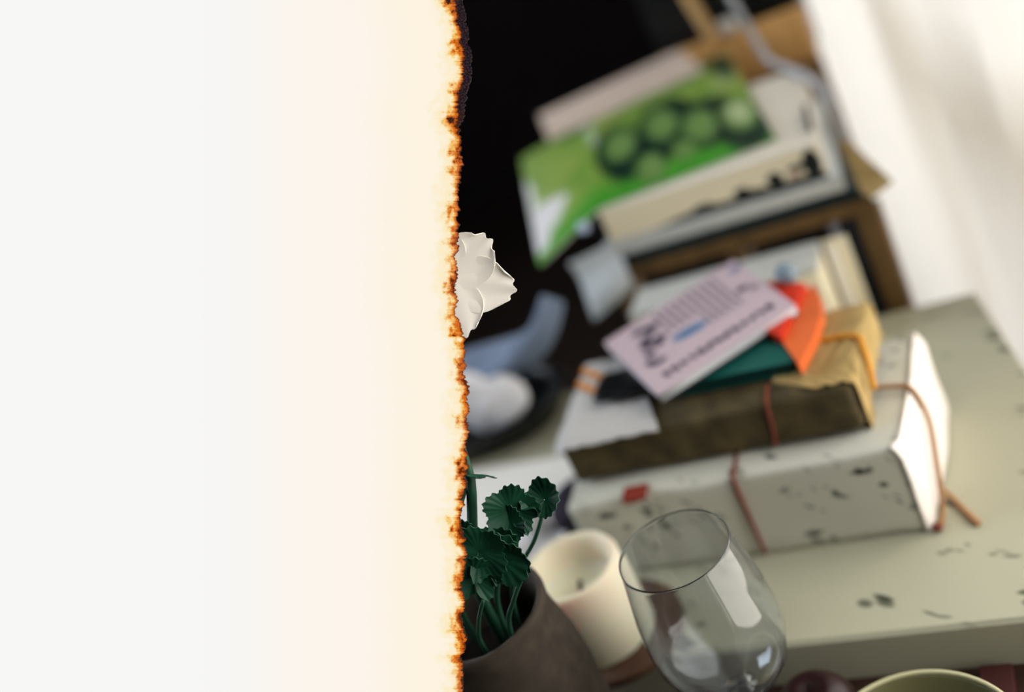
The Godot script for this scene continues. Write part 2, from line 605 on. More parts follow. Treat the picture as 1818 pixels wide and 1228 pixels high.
func build_parcels() -> void:
	# white parcel
	var o := thing("white_parcel", "large white flecked-paper parcel tied with brown twine, lowest on the slab", "parcel", v(-0.23, 0, -0.63))
	var st := mb()
	var soft := crumple(41, 0.0022, 0.12)
	var skew := func(p: Vector3) -> Vector3:
		# the right end runs a little back to the right, as the paper bulges
		var q: Vector3 = soft.call(p)
		var k := clampf((p.x + 0.345) / 0.233, 0, 1)
		q.x += k * (-(p.z + 0.5625) * 0.11)
		q.y = clampf(q.y, T + 0.0002, T + 0.0718)
		return q
	rbox(st, v(-0.347, 0, -0.685), v(-0.1125, 0.0705, -0.5625), 0.005, 14, skew)
	obj("wrapping", st, M.parcel, o)
	# the right end is painted paler than the front, for window light on it
	st = mb()
	var edge := noise(44, 0.6, 2)
	sheet(st, func(a: float, b: float) -> Vector3:
		var z := lerpf(-0.5603, -0.684, a)
		var y := lerpf(0.002, 0.0742, b)
		var bulge := 0.0022 * sin(PI * a) + 0.0012 * edge.get_noise_2d(a * 3.0, b * 2.0)
		return v(-0.1098 - (z + 0.5625) * 0.115 + bulge - 0.0042 * smoothstep(0.84, 1.0, b) - 0.0035 * smoothstep(0.06, 0.0, a), y - 0.0012 * smoothstep(0.9, 1.0, b), z), 16, 12, 0.0012)
	tag(obj("lit_end_flap", st, M.lit_end_paper, o), "paper over the right end, painted paler for the light on it", "")
	st = mb()
	tube(st, smooth_curve([v(-0.2205, 0.0704, -0.684), v(-0.2205, 0.0704, -0.572), v(-0.2205, 0.0690, -0.5615), v(-0.2207, 0.04, -0.5602), v(-0.2212, 0.003, -0.5600)], 24), even(0.0016), 8)
	obj("twine", st, M.red_twine, o)
	st = mb()
	tube(st, smooth_curve([v(-0.1285, 0.0755, -0.6235), v(-0.112, 0.0755, -0.6195), v(-0.1035, 0.0735, -0.616), v(-0.0985, 0.055, -0.607), v(-0.1002, 0.03, -0.590), v(-0.1032, 0.006, -0.574), v(-0.106, 0.0025, -0.5635)], 30), even(0.0017), 8)
	obj("twine", st, M.brown_twine, o)
	st = mb()
	ball(st, v(-0.1078, 0.0036, -0.5605), Vector3(0.0034, 0.003, 0.003))
	obj("knot", st, M.red_twine, o)
	st = mb()
	tube(st, smooth_curve([v(-0.1015, 0.0035, -0.595), v(-0.094, 0.0025, -0.580), v(-0.0835, 0.0022, -0.560)], 12), func(s: float, _a: float) -> float: return lerpf(0.0016, 0.0024, s), 8)
	obj("twine_tail", st, M.brown_twine, o)
	# olive parcel
	o = thing("olive_parcel", "thick olive kraft-paper parcel with ribbons, lying on the white parcel", "parcel", v(-0.23, 0.0715, -0.63))
	st = mb()
	var soft2 := crumple(43, 0.002, 0.14)
	rbox(st, v(-0.340, 0.0725, -0.678), v(-0.1325, 0.1085, -0.583), 0.006, 14, func(p: Vector3) -> Vector3:
		var q: Vector3 = soft2.call(p)
		var k := clampf((p.x + 0.34) / 0.21, 0, 1)
		q.x += k * (-(p.z + 0.583) * 0.10)
		q.y = maxf(q.y, T + 0.0722)
		return q)
	obj("wrapping", st, M.olive, o)
	st = mb()
	sheet(st, func(a: float, b: float) -> Vector3:
		var z := lerpf(-0.586, -0.676, b)
		var k := -(z + 0.583) * 0.10
		var path := a * 0.085
		var x0 := -0.188 + 0.03 * smoothstep(0.25, 0.0, b)
		var p := v(x0 + path * 1.0, 0.1106, z) if x0 + path < -0.1345 else v(0, 0, 0)
		if x0 + path >= -0.1345:
			var e := x0 + path + 0.1345
			var ang := minf(e / 0.005, PI / 2)
			p = v(-0.1345 + k + 0.005 * sin(ang), 0.1056 + 0.005 * cos(ang) - maxf(0.0, e - 0.005 * PI / 2), z)
		else:
			p.x += k * clampf((p.x + 0.34) / 0.21, 0, 1)
		return p + Vector3(0, 0.0012 * sin(70.0 * p.x * 9.0 + 300.0 * z), 0), 24, 10, 0.001)
	tag(obj("kraft_wrap", st, M.kraft, o), "paler tan paper folded over the right end", "")
	st = mb()
	var cr := noise(47, 0.09, 2)
	sheet(st, func(a: float, b: float) -> Vector3:
		var x := lerpf(-0.3435, lerpf(-0.262, -0.30, b), a)
		var z := lerpf(-0.580, -0.682, b)
		return v(x, 0.1118 + 0.0018 * cr.get_noise_2d(x * 900.0, z * 900.0) - 0.004 * smoothstep(0.12, 0.0, a) - 0.004 * smoothstep(0.08, 0.0, b), z), 14, 14, 0.0012)
	tag(obj("tissue_wrap", st, M.tissue, o), "pale grey tissue over the left end", "")
	for k in 2:
		st = mb()
		var z0 := -0.6745 + 0.0175 * k
		sheet(st, func(a: float, b: float) -> Vector3:
			var x := lerpf(-0.3425, -0.311, a)
			return v(x, 0.1145 - 0.006 * smoothstep(0.1, 0.0, a), z0 + 0.028 * a + lerpf(0.003, -0.003, b)), 10, 2, 0.0008)
		tag(obj("ribbon", st, M.orange_ribbon, o), "orange ribbon across the left end", "")
	st = mb()
	var rib := smooth_curve([v(-0.172, 0.111, -0.636), v(-0.150, 0.1115, -0.638), v(-0.129, 0.1115, -0.634), v(-0.1245, 0.1095, -0.622), v(-0.1225, 0.100, -0.606), v(-0.1225, 0.092, -0.598)], 20)
	tube(st, rib, even(0.0021), 8)
	tag(obj("ribbon", st, M.yellow_ribbon, o), "yellow ribbon over the right end", "")
	st = mb()
	tube(st, smooth_curve([v(-0.1862, 0.1105, -0.60), v(-0.1866, 0.108, -0.5835), v(-0.1885, 0.09, -0.5815), v(-0.1912, 0.075, -0.5815)], 16), even(0.0013), 8)
	tag(obj("twine", st, M.red_twine, o), "red twine down the front", "")
	o = thing("booklet_shade", "small flat black pad added as the shade at the left under the mauve booklet", "shade_pad", v(-0.295, 0.1145, -0.632))  # black pad stands in for the shade under the booklet
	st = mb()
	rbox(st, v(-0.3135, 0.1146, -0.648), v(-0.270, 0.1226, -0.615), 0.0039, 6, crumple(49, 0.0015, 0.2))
	obj("shade_pad", st, M.black, o)
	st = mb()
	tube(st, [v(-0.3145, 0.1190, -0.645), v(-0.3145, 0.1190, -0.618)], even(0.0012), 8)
	obj("shade_edge", st, M.ink, o)
	# end of red ribbon between the two parcels
	st = mb()
	org = v(-0.29, 0.0715, -0.58)
	sheet(st, func(a: float, b: float) -> Vector3:
		var x := lerpf(-0.300, -0.282, a)
		return v(x, 0.0715 - lerpf(0.0, 0.0045 - 0.004 * absf(a - 0.4), b), lerpf(-0.570, -0.5592, minf(b * 3.0, 1.0))), 8, 6, 0.0015)
	var r := obj("red_ribbon", st, M.red_ribbon, self)
	r.position = org
	tag(r, "short end of red ribbon squeezed out between the white and the olive parcel", "ribbon")

func book_block(st: SurfaceTool, q: Array, y0: float, y1: float) -> void:
	plate(st, q, y0, y1)

func inset_quad(q: Array, d: float) -> Array:
	var c := Vector2.ZERO
	for p in q:
		c += p / q.size()
	var outq := []
	for p in q:
		var e: Vector2 = p - c
		outq.append(c + e * (1.0 - d / e.length()))
	return outq

func build_small_books() -> void:
	# teal booklet
	var q := [Vector2(-0.262, -0.611), Vector2(-0.167, -0.6075), Vector2(-0.172, -0.668), Vector2(-0.264, -0.671)]
	var o := thing("teal_book", "thin dark teal book lying under the printed mauve booklet", "book", v(-0.215, 0.1155, -0.64))
	var st := mb()
	plate(st, q, 0.1105, 0.1125)
	obj("back_cover", st, M.teal, o)
	st = mb()
	plate(st, inset_quad(q, 0.002), 0.1125, 0.1175)
	obj("pages", st, M.teal_black, o)
	st = mb()
	plate(st, q, 0.1175, 0.1195)
	obj("front_cover", st, M.teal, o)
	# orange book, its spine to the right
	q = [Vector2(-0.205, -0.655), Vector2(-0.166, -0.607), Vector2(-0.142, -0.664), Vector2(-0.158, -0.712)]
	o = thing("orange_book", "small orange and red book sticking out to the right under the mauve booklet", "book", v(-0.17, 0.12, -0.655))
	st = mb()
	plate(st, [Vector2(-0.215, -0.672), Vector2(-0.1745, -0.6315), Vector2(-0.1615, -0.695), Vector2(-0.19, -0.712)], 0.1198, 0.1265)
	obj("red_cover", st, M.red, o)
	st = mb()
	plate(st, [Vector2(-0.1575, -0.701), Vector2(-0.1515, -0.680), Vector2(-0.1494, -0.656), Vector2(-0.1535, -0.628), Vector2(-0.1615, -0.599), Vector2(-0.1745, -0.6305), Vector2(-0.167, -0.664), Vector2(-0.1615, -0.692)], 0.113, 0.1215)
	tag(obj("spine", st, M.orange, o), "bright orange strip along the right side", "")
	# mauve printed booklet
	o = thing("mauve_booklet", "square mauve booklet with small print, dark blots and a blue oval on its cover", "booklet", v(-0.24, 0.128, -0.68))
	var A := v(-0.2541, 0.1297, -0.5872)
	var B := v(-0.1644, 0.1305, -0.6596)
	var C := v(-0.2201, 0.1305, -0.754)
	var D := v(-0.3153, 0.1297, -0.6779)
	st = mb()
	sheet(st, func(a: float, b: float) -> Vector3:
		return A.lerp(B, a).lerp(D.lerp(C, a), b), 6, 6, 0.0008)
	obj("front_cover", st, card_print(), o)
	st = mb()
	sheet(st, func(a: float, b: float) -> Vector3:
		var s := lerpf(0.006, 0.994, a)
		var w := lerpf(0.006, 0.994, b)
		return A.lerp(B, s).lerp(D.lerp(C, s), w) - Vector3.UP * 0.0009, 4, 4, 0.0052)
	obj("pages", st, M.grey_paper, o)
	st = mb()
	sheet(st, func(a: float, b: float) -> Vector3:
		return A.lerp(B, a).lerp(D.lerp(C, a), b) - Vector3.UP * 0.0062, 4, 4, 0.0008)
	obj("back_cover", st, mat(rgb(84, 66, 74), 0.6), o)
	# blue-grey foil ball resting on the orange book
	o = thing("foil_ball", "small blue-grey crumpled ball at the far tip of the orange book", "ball", v(-0.172, 0.1265, -0.707))
	st = mb()
	ball(st, v(-0.1735, 0.1335, -0.7035), Vector3(0.0085, 0.0075, 0.0085), crumple(53, 0.002, 0.5))
	obj("foil", st, M.foil, o)
	# cream box under the stool's seat
	o = thing("cream_box", "low cream cardboard box standing on the slab under the stool seat", "box", v(-0.24, 0, -0.82))
	st = mb()
	rbox(st, v(-0.336, 0, -0.838), v(-0.172, 0.080, -0.795), 0.002)
	obj("body", st, M.cream, o)
	st = mb()
	rbox(st, v(-0.337, 0.0802, -0.8385), v(-0.171, 0.0862, -0.794), 0.002)
	obj("lid", st, M.pages, o)
	# cream card beside it
	o = thing("cream_card", "upright cream card between the cream box and the stool leg", "card", v(-0.14, 0, -0.835))
	st = mb()
	rbox(st, v(-0.1695, 0, -0.8395), v(-0.1495, 0.084, -0.8365), 0.0008)
	obj("card", st, M.cream, o)
	st = mb()
	rbox(st, v(-0.168, 0.004, -0.8364), v(-0.160, 0.080, -0.8345), 0.0006)
	obj("fold", st, M.white_paper, o)

# the printed cover of the square booklet: lines of small print, blots, a blue oval
func card_print() -> StandardMaterial3D:
	var im := Image.create(512, 512, false, Image.FORMAT_RGB8)
	im.fill(rgb(192, 173, 180))
	var N := 512.0
	var dark := rgb(38, 36, 52)
	var rng := RandomNumberGenerator.new()
	rng.seed = 77
	for k in 9:                                  # text lines
		var u := 0.36 + 0.054 * k
		var w0 := 0.60 if u < 0.56 else 0.40
		var w := w0
		while w < 0.95:
			var l := rng.randf_range(0.02, 0.05)
			blot(im, u * N, (w + l / 2) * N, 0.0150 * N, l / 2 * N, 0.0, rgb(72, 64, 80), 0.3, rng.randf_range(0.8, 1.0))
			w += l + 0.012
	blot(im, 0.432 * N, 0.47 * N, 0.125 * N, 0.055 * N, -0.15, rgb(70, 114, 152), 0.15)
	blot(im, 0.955 * N, 0.87 * N, 0.05 * N, 0.04 * N, 0.3, rgb(96, 104, 140), 0.4)
	blot(im, 0.869 * N, 0.568 * N, 0.04 * N, 0.032 * N, 0.0, dark, 0.5)
	blot(im, 0.93 * N, 0.50 * N, 0.03 * N, 0.03 * N, 0.0, rgb(90, 82, 92), 0.5)
	for b in [[0.2, 0.85, 0.05, 0.035], [0.28, 0.80, 0.05, 0.05], [0.275, 0.615, 0.04, 0.04], [0.18, 0.63, 0.045, 0.06], [0.235, 0.56, 0.03, 0.04], [0.15, 0.5, 0.03, 0.05], [0.115, 0.38, 0.03, 0.055], [0.17, 0.35, 0.04, 0.025], [0.22, 0.72, 0.05, 0.03]]:
		blot(im, b[0] * N, b[1] * N, b[2] * N, b[3] * N, 0.4, dark, 0.45, 0.9)
	for k in 13:                                 # widely spaced title letters, too blurred to read
		var u := 0.13 + 0.063 * k
		var c := dark if k > 5 else rgb(70, 62, 72)
		blot(im, u * N, 0.165 * N, rng.randf_range(0.016, 0.027) * N, rng.randf_range(0.032, 0.046) * N, rng.randfn(0, 0.3), c, 0.3, 1.0)
	return mat(Color.WHITE, 0.45, ImageTexture.create_from_image(im), 0.0)

# a round slice on the magazine cover, whose breadth and height differ
func disc(im: Image, cu: float, cv: float, r: float, c: Color, soft: float) -> void:
	var w := im.get_width()
	for y in w:
		var dv := float(y) / w - cv
		if absf(dv) > 0.5:
			continue
		for x in w:
			var du := float(x) / w - cu
			var d := (Vector2(395, -197) * du + Vector2(65, 168) * dv).length() / r
			if d < 1.0 + soft:
				im.set_pixel(x, y, im.get_pixel(x, y).lerp(c, 0.95 * (1.0 - smoothstep(1.0 - soft, 1.0 + soft, d))))

func mag_print() -> StandardMaterial3D:
	var W := 512.0
	var im := Image.create(512, 512, false, Image.FORMAT_RGB8)
	var n := noise(61, 0.008, 4)
	for y in 512:
		for x in 512:
			var u := x / W
			var k := clampf(0.5 + 0.9 * n.get_noise_2d(x, y), 0, 1)
			var c := rgb(152, 172, 78).lerp(rgb(104, 150, 56), k)
			c = c.lerp(rgb(60, 154, 40), smoothstep(0.72, 0.95, y / W) * 0.9)
			c = c.lerp(rgb(150, 172, 110), 0.5 * smoothstep(0.30, 0.0, u))
			im.set_pixel(x, y, c)
	var dark := rgb(14, 40, 32)
	for b in [[0.44, 0.50, 43], [0.47, 0.66, 36], [0.56, 0.60, 30], [0.64, 0.46, 42], [0.71, 0.48, 36], [0.79, 0.62, 42], [0.86, 0.62, 36], [0.92, 0.78, 40], [0.95, 0.12, 22], [0.955, 0.25, 14], [0.70, 0.36, 24], [0.6, 0.7, 26]]:
		disc(im, b[0], b[1], b[2], dark, 0.30)
	for b in [[0.455, 0.49, 32], [0.635, 0.462, 32], [0.775, 0.63, 31], [0.925, 0.68, 30], [0.56, 0.83, 26], [0.69, 0.80, 17]]:
		disc(im, b[0], b[1], b[2], rgb(86, 122, 62), 0.22)
		disc(im, b[0] + 0.01, b[1], b[2] * 0.75, rgb(118, 152, 84), 0.5)
	disc(im, 0.93, 0.66, 19, rgb(186, 200, 152), 0.5)
	for b in [[0.325, 0.26, 0.035, 0.05], [0.30, 0.12, 0.03, 0.06], [0.33, 0.33, 0.04, 0.03]]:
		blot(im, b[0] * W, b[1] * W, b[2] * W, b[3] * W, 0.5, rgb(190, 204, 200), 0.5, 0.85)
	for b in [[0.05, 0.70, 0.085, 0.14], [0.0, 0.42, 0.045, 0.17], [0.02, 0.85, 0.04, 0.08], [0.11, 0.67, 0.05, 0.06]]:
		blot(im, b[0] * W, b[1] * W, b[2] * W, b[3] * W, 0.0, rgb(232, 228, 226), 0.3)
	blot(im, 0.93 * W, 0.3 * W, 0.06 * W, 0.1 * W, 0.0, rgb(168, 184, 124), 0.6, 0.6)
	return mat(Color.WHITE, 0.4, ImageTexture.create_from_image(im), 0.0)

func spine_print() -> StandardMaterial3D:
	# cream spine with a black band along its foot and heavy black marks at the right
	var im := Image.create(640, 96, false, Image.FORMAT_RGB8)
	im.fill(rgb(232, 220, 188))
	var ink := rgb(16, 22, 22)
	for x in 640:
		var u := x / 640.0
		var h := smoothstep(0.18, 0.42, u) * 0.20
		for y in 96:
			if 1.0 - y / 96.0 < h:
				im.set_pixel(x, y, ink)
	for b in [[0.46, 0.80, 0.05, 0.12], [0.64, 0.70, 0.035, 0.16], [0.79, 0.62, 0.035, 0.22], [0.955, 0.48, 0.036, 0.42], [0.90, 0.45, 0.05, 0.10], [0.70, 0.80, 0.05, 0.10], [0.87, 0.84, 0.09, 0.09]]:
		blot(im, b[0] * 640, b[1] * 96, b[2] * 640, b[3] * 96, 0.0, ink, 0.15)
	blot(im, 0.875 * 640, 0.62 * 96, 0.028 * 640, 0.1 * 96, 0.0, rgb(200, 170, 150), 0.3)
	return mat(Color.WHITE, 0.6, ImageTexture.create_from_image(im), 0.0)

# the books' right ends run a little back to the left
func skewed(p: Vector3) -> Vector3:
	return p + Vector3(clampf((p.x + 0.35) / 0.2, 0, 1) * (p.z + 0.86) * 0.13, 0, 0)

func build_stool_stack() -> void:
	# dark teal hardback
	var o := thing("dark_hardback", "dark teal-black hardback lying lowest on the stool", "book", v(-0.245, 0.1015, -0.98))
	var st := mb()
	rbox(st, v(-0.357, 0.1014, -1.0), v(-0.129, 0.1036, -0.8585), 0.0008, 1, skewed)
	obj("back_cover", st, M.teal_black, o)
	st = mb()
	rbox(st, v(-0.355, 0.1036, -0.998), v(-0.132, 0.1102, -0.861), 0.0008, 1, skewed)
	obj("pages", st, M.teal_black, o)
	st = mb()
	rbox(st, v(-0.357, 0.1102, -1.0), v(-0.129, 0.1124, -0.8585), 0.0008, 1, skewed)
	obj("front_cover", st, M.teal_black, o)
	# grey paperback
	o = thing("grey_paperback", "grey-white paperback between the dark hardback and the cream box file", "book", v(-0.25, 0.1126, -0.98))
	st = mb()
	rbox(st, v(-0.358, 0.1126, -1.05), v(-0.141, 0.1262, -0.860), 0.0015, 1, skewed)
	obj("pages", st, M.pages, o)
	st = mb()
	rbox(st, v(-0.3585, 0.1262, -1.051), v(-0.1405, 0.1276, -0.8595), 0.0006, 1, skewed)
	obj("front_cover", st, M.grey_paper, o)
	# cream box file
	o = thing("box_file", "cream-spined white box file with black lettering under the green magazine", "box file", v(-0.25, 0.128, -0.98))
	st = mb()
	rbox(st, v(-0.350, 0.128, -1.065), v(-0.1495, 0.1600, -0.8615), 0.002, 1, skewed)
	obj("body", st, M.file_body, o)
	st = mb()
	sheet(st, func(a: float, b: float) -> Vector3:
		return v(lerpf(-0.3485, -0.151, a), lerpf(0.159, 0.1285, b), -0.8603), 8, 2, 0.001)
	# the sheet's front must face the camera
	tag(obj("spine", flip_sheet(func(a: float, b: float) -> Vector3: return v(lerpf(-0.3485, -0.151, a), lerpf(0.159, 0.1285, b), -0.8600)), spine_print(), o), "cream spine with heavy black lettering", "")
	st = mb()
	rbox(st, v(-0.1550, 0.1603, -0.945), v(-0.1510, 0.1660, -0.888), 0.0018, 1, skewed)
	tag(obj("clasp", st, M.ink, o), "black clasp on the right edge", "")
	st = mb()
	tube(st, smooth_curve([v(-0.3495, 0.158, -0.88), v(-0.360, 0.150, -0.874), v(-0.362, 0.138, -0.869)], 10), even(0.0042), 8)
	tag(obj("bookmark", st, M.navy, o), "dark navy ribbon at the left end", "")
	st = mb()
	ball(st, v(-0.3672, 0.1515, -0.858), Vector3.ONE * 0.0055)
	tag(obj("bead", st, M.pale_blue, o), "pale blue bead", "")
	# kraft sheet
	o = thing("kraft_sheet", "tan kraft paper sheet jutting out behind the right end of the book stack", "paper", v(-0.125, 0.113, -0.89))
	st = mb()
	plate(st, [Vector2(-0.1522, -1.0015), Vector2(-0.128, -0.921), Vector2(-0.1031, -0.8489), Vector2(-0.1186, -0.8324), Vector2(-0.1277, -0.845), Vector2(-0.1385, -0.9012), Vector2(-0.152, -0.97)], 0.1127, 0.1139)
	obj("sheet", st, M.kraft, o)
	# magazine: flat on the box file, its left end drooping over the edge
	o = thing("magazine", "green cookery magazine with sliced cucumbers on its cover, drooping over the stack", "magazine", v(-0.3, 0.162, -1.0))
	var sag := func(a: float, b: float) -> Vector3:
		# b runs from the back edge to the front edge, a from left to right
		var back: Vector3 = v(-0.509, 0.152, -1.112).lerp(v(-0.42, 0.1632, -1.14), smoothstep(0.0, 1.0, a / 0.35)) if a < 0.35 else v(-0.42, 0.1632, -1.14).lerp(v(-0.267, 0.1632, -1.194), (a - 0.35) / 0.65)
		var front: Vector3 = v(-0.4255, 0.1265, -0.861).lerp(v(-0.348, 0.1632, -0.862), sin(PI / 2 * a / 0.35)) if a < 0.35 else v(-0.348, 0.1632, -0.862).lerp(v(-0.1858, 0.1632, -0.890), (a - 0.35) / 0.65)
		return back.lerp(front, b)
	obj("cover", flip_sheet(func(a: float, b: float) -> Vector3: return sag.call(a, b), 28, 16, 0.0006), mag_print(), o)
	obj("pages", flip_sheet(func(a: float, b: float) -> Vector3: return sag.call(lerpf(0.004, 0.996, a), lerpf(0.004, 0.996, b)) - Vector3.UP * 0.0007, 20, 12, 0.002), M.white_paper, o)
	# tan book along the back of the magazine
	o = thing("tan_book", "slim pinkish tan book lying along the back edge of the green magazine", "book", v(-0.39, 0.165, -1.17))
	var q := [Vector2(-0.501, -1.195), Vector2(-0.331, -1.250), Vector2(-0.286, -1.147), Vector2(-0.462, -1.097)]
	st = mb()
	plate(st, q, 0.1642, 0.1652)
	obj("back_cover", st, M.tan_cover, o)
	st = mb()
	plate(st, inset_quad(q, 0.002), 0.1652, 0.1686)
	obj("pages", st, M.white_paper, o)
	st = mb()
	plate(st, q, 0.1686, 0.1696)
	obj("front_cover", st, M.tan_cover, o)
	# sheet of paper hanging off the left end
	o = thing("paper_sheet", "pale grey folded paper sheet hanging off the left end of the book stack", "paper", v(-0.37, 0.063, -0.85))
	st = mb()
	sheet(st, func(a: float, b: float) -> Vector3:
		var low := v(-0.394, 0.0615, -0.848).lerp(v(-0.343, 0.086, -0.852), a)
		var high := v(-0.3955, 0.122, -0.856).lerp(v(-0.3515, 0.1285, -0.857), a)
		return low.lerp(high, b) + Vector3(0.003 * sin(PI * b), 0, 0.006 * sin(PI * a) * (1.0 - b) + 0.003 * sin(TAU * b)), 10, 10, 0.001)
	obj("sheet", st, M.grey_paper, o)
	# white cord
	org = v(-0.2, 0.15, -1.05)
	st = mb()
	tube(st, smooth_curve([v(-0.262, 0.42, -1.15), v(-0.2267, 0.232, -1.12), v(-0.2206, 0.199, -1.12), v(-0.2115, 0.1668, -1.108), v(-0.1915, 0.1640, -1.07), v(-0.1705, 0.1635, -1.03), v(-0.152, 0.1585, -0.985), v(-0.1445, 0.14, -0.958), v(-0.1425, 0.121, -0.945)], 60), even(0.0036), 10)
	var cd := obj("cord", st, M.cord, self)
	cd.position = org
	tag(cd, "white cord hanging down and curving over the top of the box file", "cord")
	# tan stick
	org = v(-0.289, 0.165, -1.248)
	st = mb()
	tube(st, [v(-0.330, 0.38, -1.262), v(-0.301, 0.2212, -1.262), v(-0.290, 0.166, -1.258), v(-0.2895, 0.1632, -1.258)], func(s: float, _a: float) -> float: return 0.0072 if s < 0.99 else 0.0055, 14)
	var sk := obj("wooden_stick", st, M.tan_wood, self)
	sk.position = org
	tag(sk, "tan wooden stick standing behind the tan book", "stick")
	# crumpled white paper on the backboard
	org = v(-0.274, 0.163, -1.268)
	st = mb()
	ball(st, v(-0.2725, 0.171, -1.267), Vector3(0.013, 0.0085, 0.0085), crumple(59, 0.004, 0.4))
	var wp := obj("paper_ball", st, M.white_paper, self)
	wp.position = org
	tag(wp, "small crumpled white paper on top of the stool backboard beside the cord", "paper")

func flip_sheet(fn: Callable, nu := 8, nv := 2, th := 0.001) -> SurfaceTool:
	# like sheet(), for a surface whose second parameter runs the other way round
	var st := mb()
	var f := func(a: float, b: float) -> Vector3: return fn.call(a, 1.0 - b)
	sheet_uv(st, f, nu, nv, th)
	return st

func sheet_uv(st: SurfaceTool, fn: Callable, nu: int, nv: int, th: float) -> void:
	var nrm := func(u: float, w: float) -> Vector3:
		var e := 0.004
		var du: Vector3 = fn.call(minf(u + e, 1.0), w) - fn.call(maxf(u - e, 0.0), w)
		var dv: Vector3 = fn.call(u, minf(w + e, 1.0)) - fn.call(u, maxf(w - e, 0.0))
		return du.cross(dv).normalized()
	var back := func(u: float, w: float) -> Vector3:
		var q: Vector3 = fn.call(u, w)
		var n: Vector3 = nrm.call(u, w)
		return q - n * th
	var turned := func(u: float, w: float) -> Vector2: return Vector2(u, 1.0 - w)
	st.set_smooth_group(0)
	grid(st, fn, nu, nv, false, turned)
	st.set_smooth_group(1)
	grid(st, back, nu, nv, true, turned)
	st.set_smooth_group(2)
	for k in nu:
		var u0 := float(k) / nu
		var u1 := float(k + 1) / nu
		quad(st, back.call(u0, 0.0), back.call(u1, 0.0), fn.call(u1, 0.0), fn.call(u0, 0.0))
		quad(st, back.call(u1, 1.0), back.call(u0, 1.0), fn.call(u0, 1.0), fn.call(u1, 1.0))
	for k in nv:
		var w0 := float(k) / nv
		var w1 := float(k + 1) / nv
		quad(st, back.call(0.0, w1), back.call(0.0, w0), fn.call(0.0, w0), fn.call(0.0, w1))
		quad(st, back.call(1.0, w0), back.call(1.0, w1), fn.call(1.0, w1), fn.call(1.0, w0))
	st.set_smooth_group(0)

func build_left_side() -> void:
	# black oval dish with a pale cloth heaped in it
	var o := thing("black_dish", "black oval dish on the slab left of the parcels, holding cloths", "dish", v(-0.55, 0, -0.80))
	var st := mb()
	var c := v(-0.545, 0, -0.80)
	var oval := func(p: Vector3) -> Vector3:
		return Vector3(c.x + (p.x - c.x) * 1.75, p.y, c.z + (p.z - c.z) * 0.95)
	lathe(st, c, [Vector2(0, 0.0012), Vector2(0.05, 0.0012), Vector2(0.057, 0.004), Vector2(0.065, 0.024), Vector2(0.068, 0.031), Vector2(0.066, 0.032), Vector2(0.061, 0.024), Vector2(0.054, 0.008), Vector2(0.04, 0.005), Vector2(0, 0.005)], 56, oval)
	obj("dish", st, M.black, o)
	o = thing("cloth", "slate blue-grey cloth drawn up to a peak out of the black dish", "cloth", v(-0.53, 0.006, -0.80))
	st = mb()
	var n := noise(71, 1.2, 2)
	var spine := smooth_curve([v(-0.545, 0.042, -0.824), v(-0.510, 0.050, -0.822), v(-0.478, 0.060, -0.814), v(-0.4500, 0.0727, -0.804), v(-0.426, 0.088, -0.808), v(-0.4115, 0.1065, -0.826)], 40)
	tube(st, spine, func(q: float, a: float) -> float: return lerpf(0.030, 0.0095, pow(q, 0.7)) * (1.0 + 0.18 * sin(3.0 * a + 4.0 * q) + 0.07 * sin(7.0 * a + 9.0 * q)), 40)
	obj("fabric", st, M.cloth, o)
	o = thing("napkin", "bunched white napkin in the front of the black dish", "napkin", v(-0.49, 0.008, -0.765))
	st = mb()
	ball(st, v(-0.490, 0.0425, -0.772), Vector3(0.042, 0.024, 0.018), crumple(73, 0.010, 0.12))
	ball(st, v(-0.514, 0.056, -0.773), Vector3(0.034, 0.024, 0.016), crumple(75, 0.010, 0.14))
	obj("fabric", st, M.white_cloth, o)
	org = v(-0.46, 0, -0.67)
	st = mb()
	plate(st, [Vector2(-0.62, -0.742), Vector2(-0.60, -0.55), Vector2(-0.42, -0.535), Vector2(-0.355, -0.60), Vector2(-0.36, -0.70), Vector2(-0.42, -0.728)], 0.0002, 0.0010)
	var ws := obj("lit_slab_sheet", st, M.white_paper, self)  # added white sheet stands in for light falling on the slab
	ws.position = org
	tag(ws, "flat white sheet added to brighten the slab left of the parcels, behind the plant", "paper")
	# white pebble and small white dish
	o = thing("white_ball", "small round white ceramic ball on the slab behind the candle", "ball", v(-0.414, 0, -0.618))
	st = mb()
	ball(st, v(-0.4155, 0.0136, -0.6225), Vector3(0.0125, 0.0125, 0.0125))
	obj("ball", st, M.ceramic, o)
	o = thing("parcel_shade", "small dark aubergine lump added as the shade beside the white parcel", "cloth", v(-0.382, 0.001, -0.632))  # dark lump stands in for the shade at the parcel's left side
	st = mb()
	ball(st, v(-0.3800, 0.0190, -0.632), Vector3(0.0185, 0.0165, 0.028), crumple(79, 0.005, 0.25))
	obj("fabric", st, mat(rgb(46, 38, 50), 0.95), o)
	st = mb()
	ball(st, v(-0.374, 0.0100, -0.600), Vector3(0.011, 0.0075, 0.011), crumple(80, 0.003, 0.3))
	obj("shade_corner", st, mat(rgb(52, 43, 56), 0.95), o)
	o = thing("white_saucer", "small white saucer on the slab between the candle and the plant", "saucer", v(-0.392, 0, -0.572))
	st = mb()
	lathe(st, v(-0.400, 0, -0.586), [Vector2(0, 0.0012), Vector2(0.018, 0.0012), Vector2(0.028, 0.006), Vector2(0.0345, 0.011), Vector2(0.034, 0.0125), Vector2(0.027, 0.008), Vector2(0.017, 0.003), Vector2(0, 0.003)], 40)
	obj("saucer", st, M.ceramic, o)

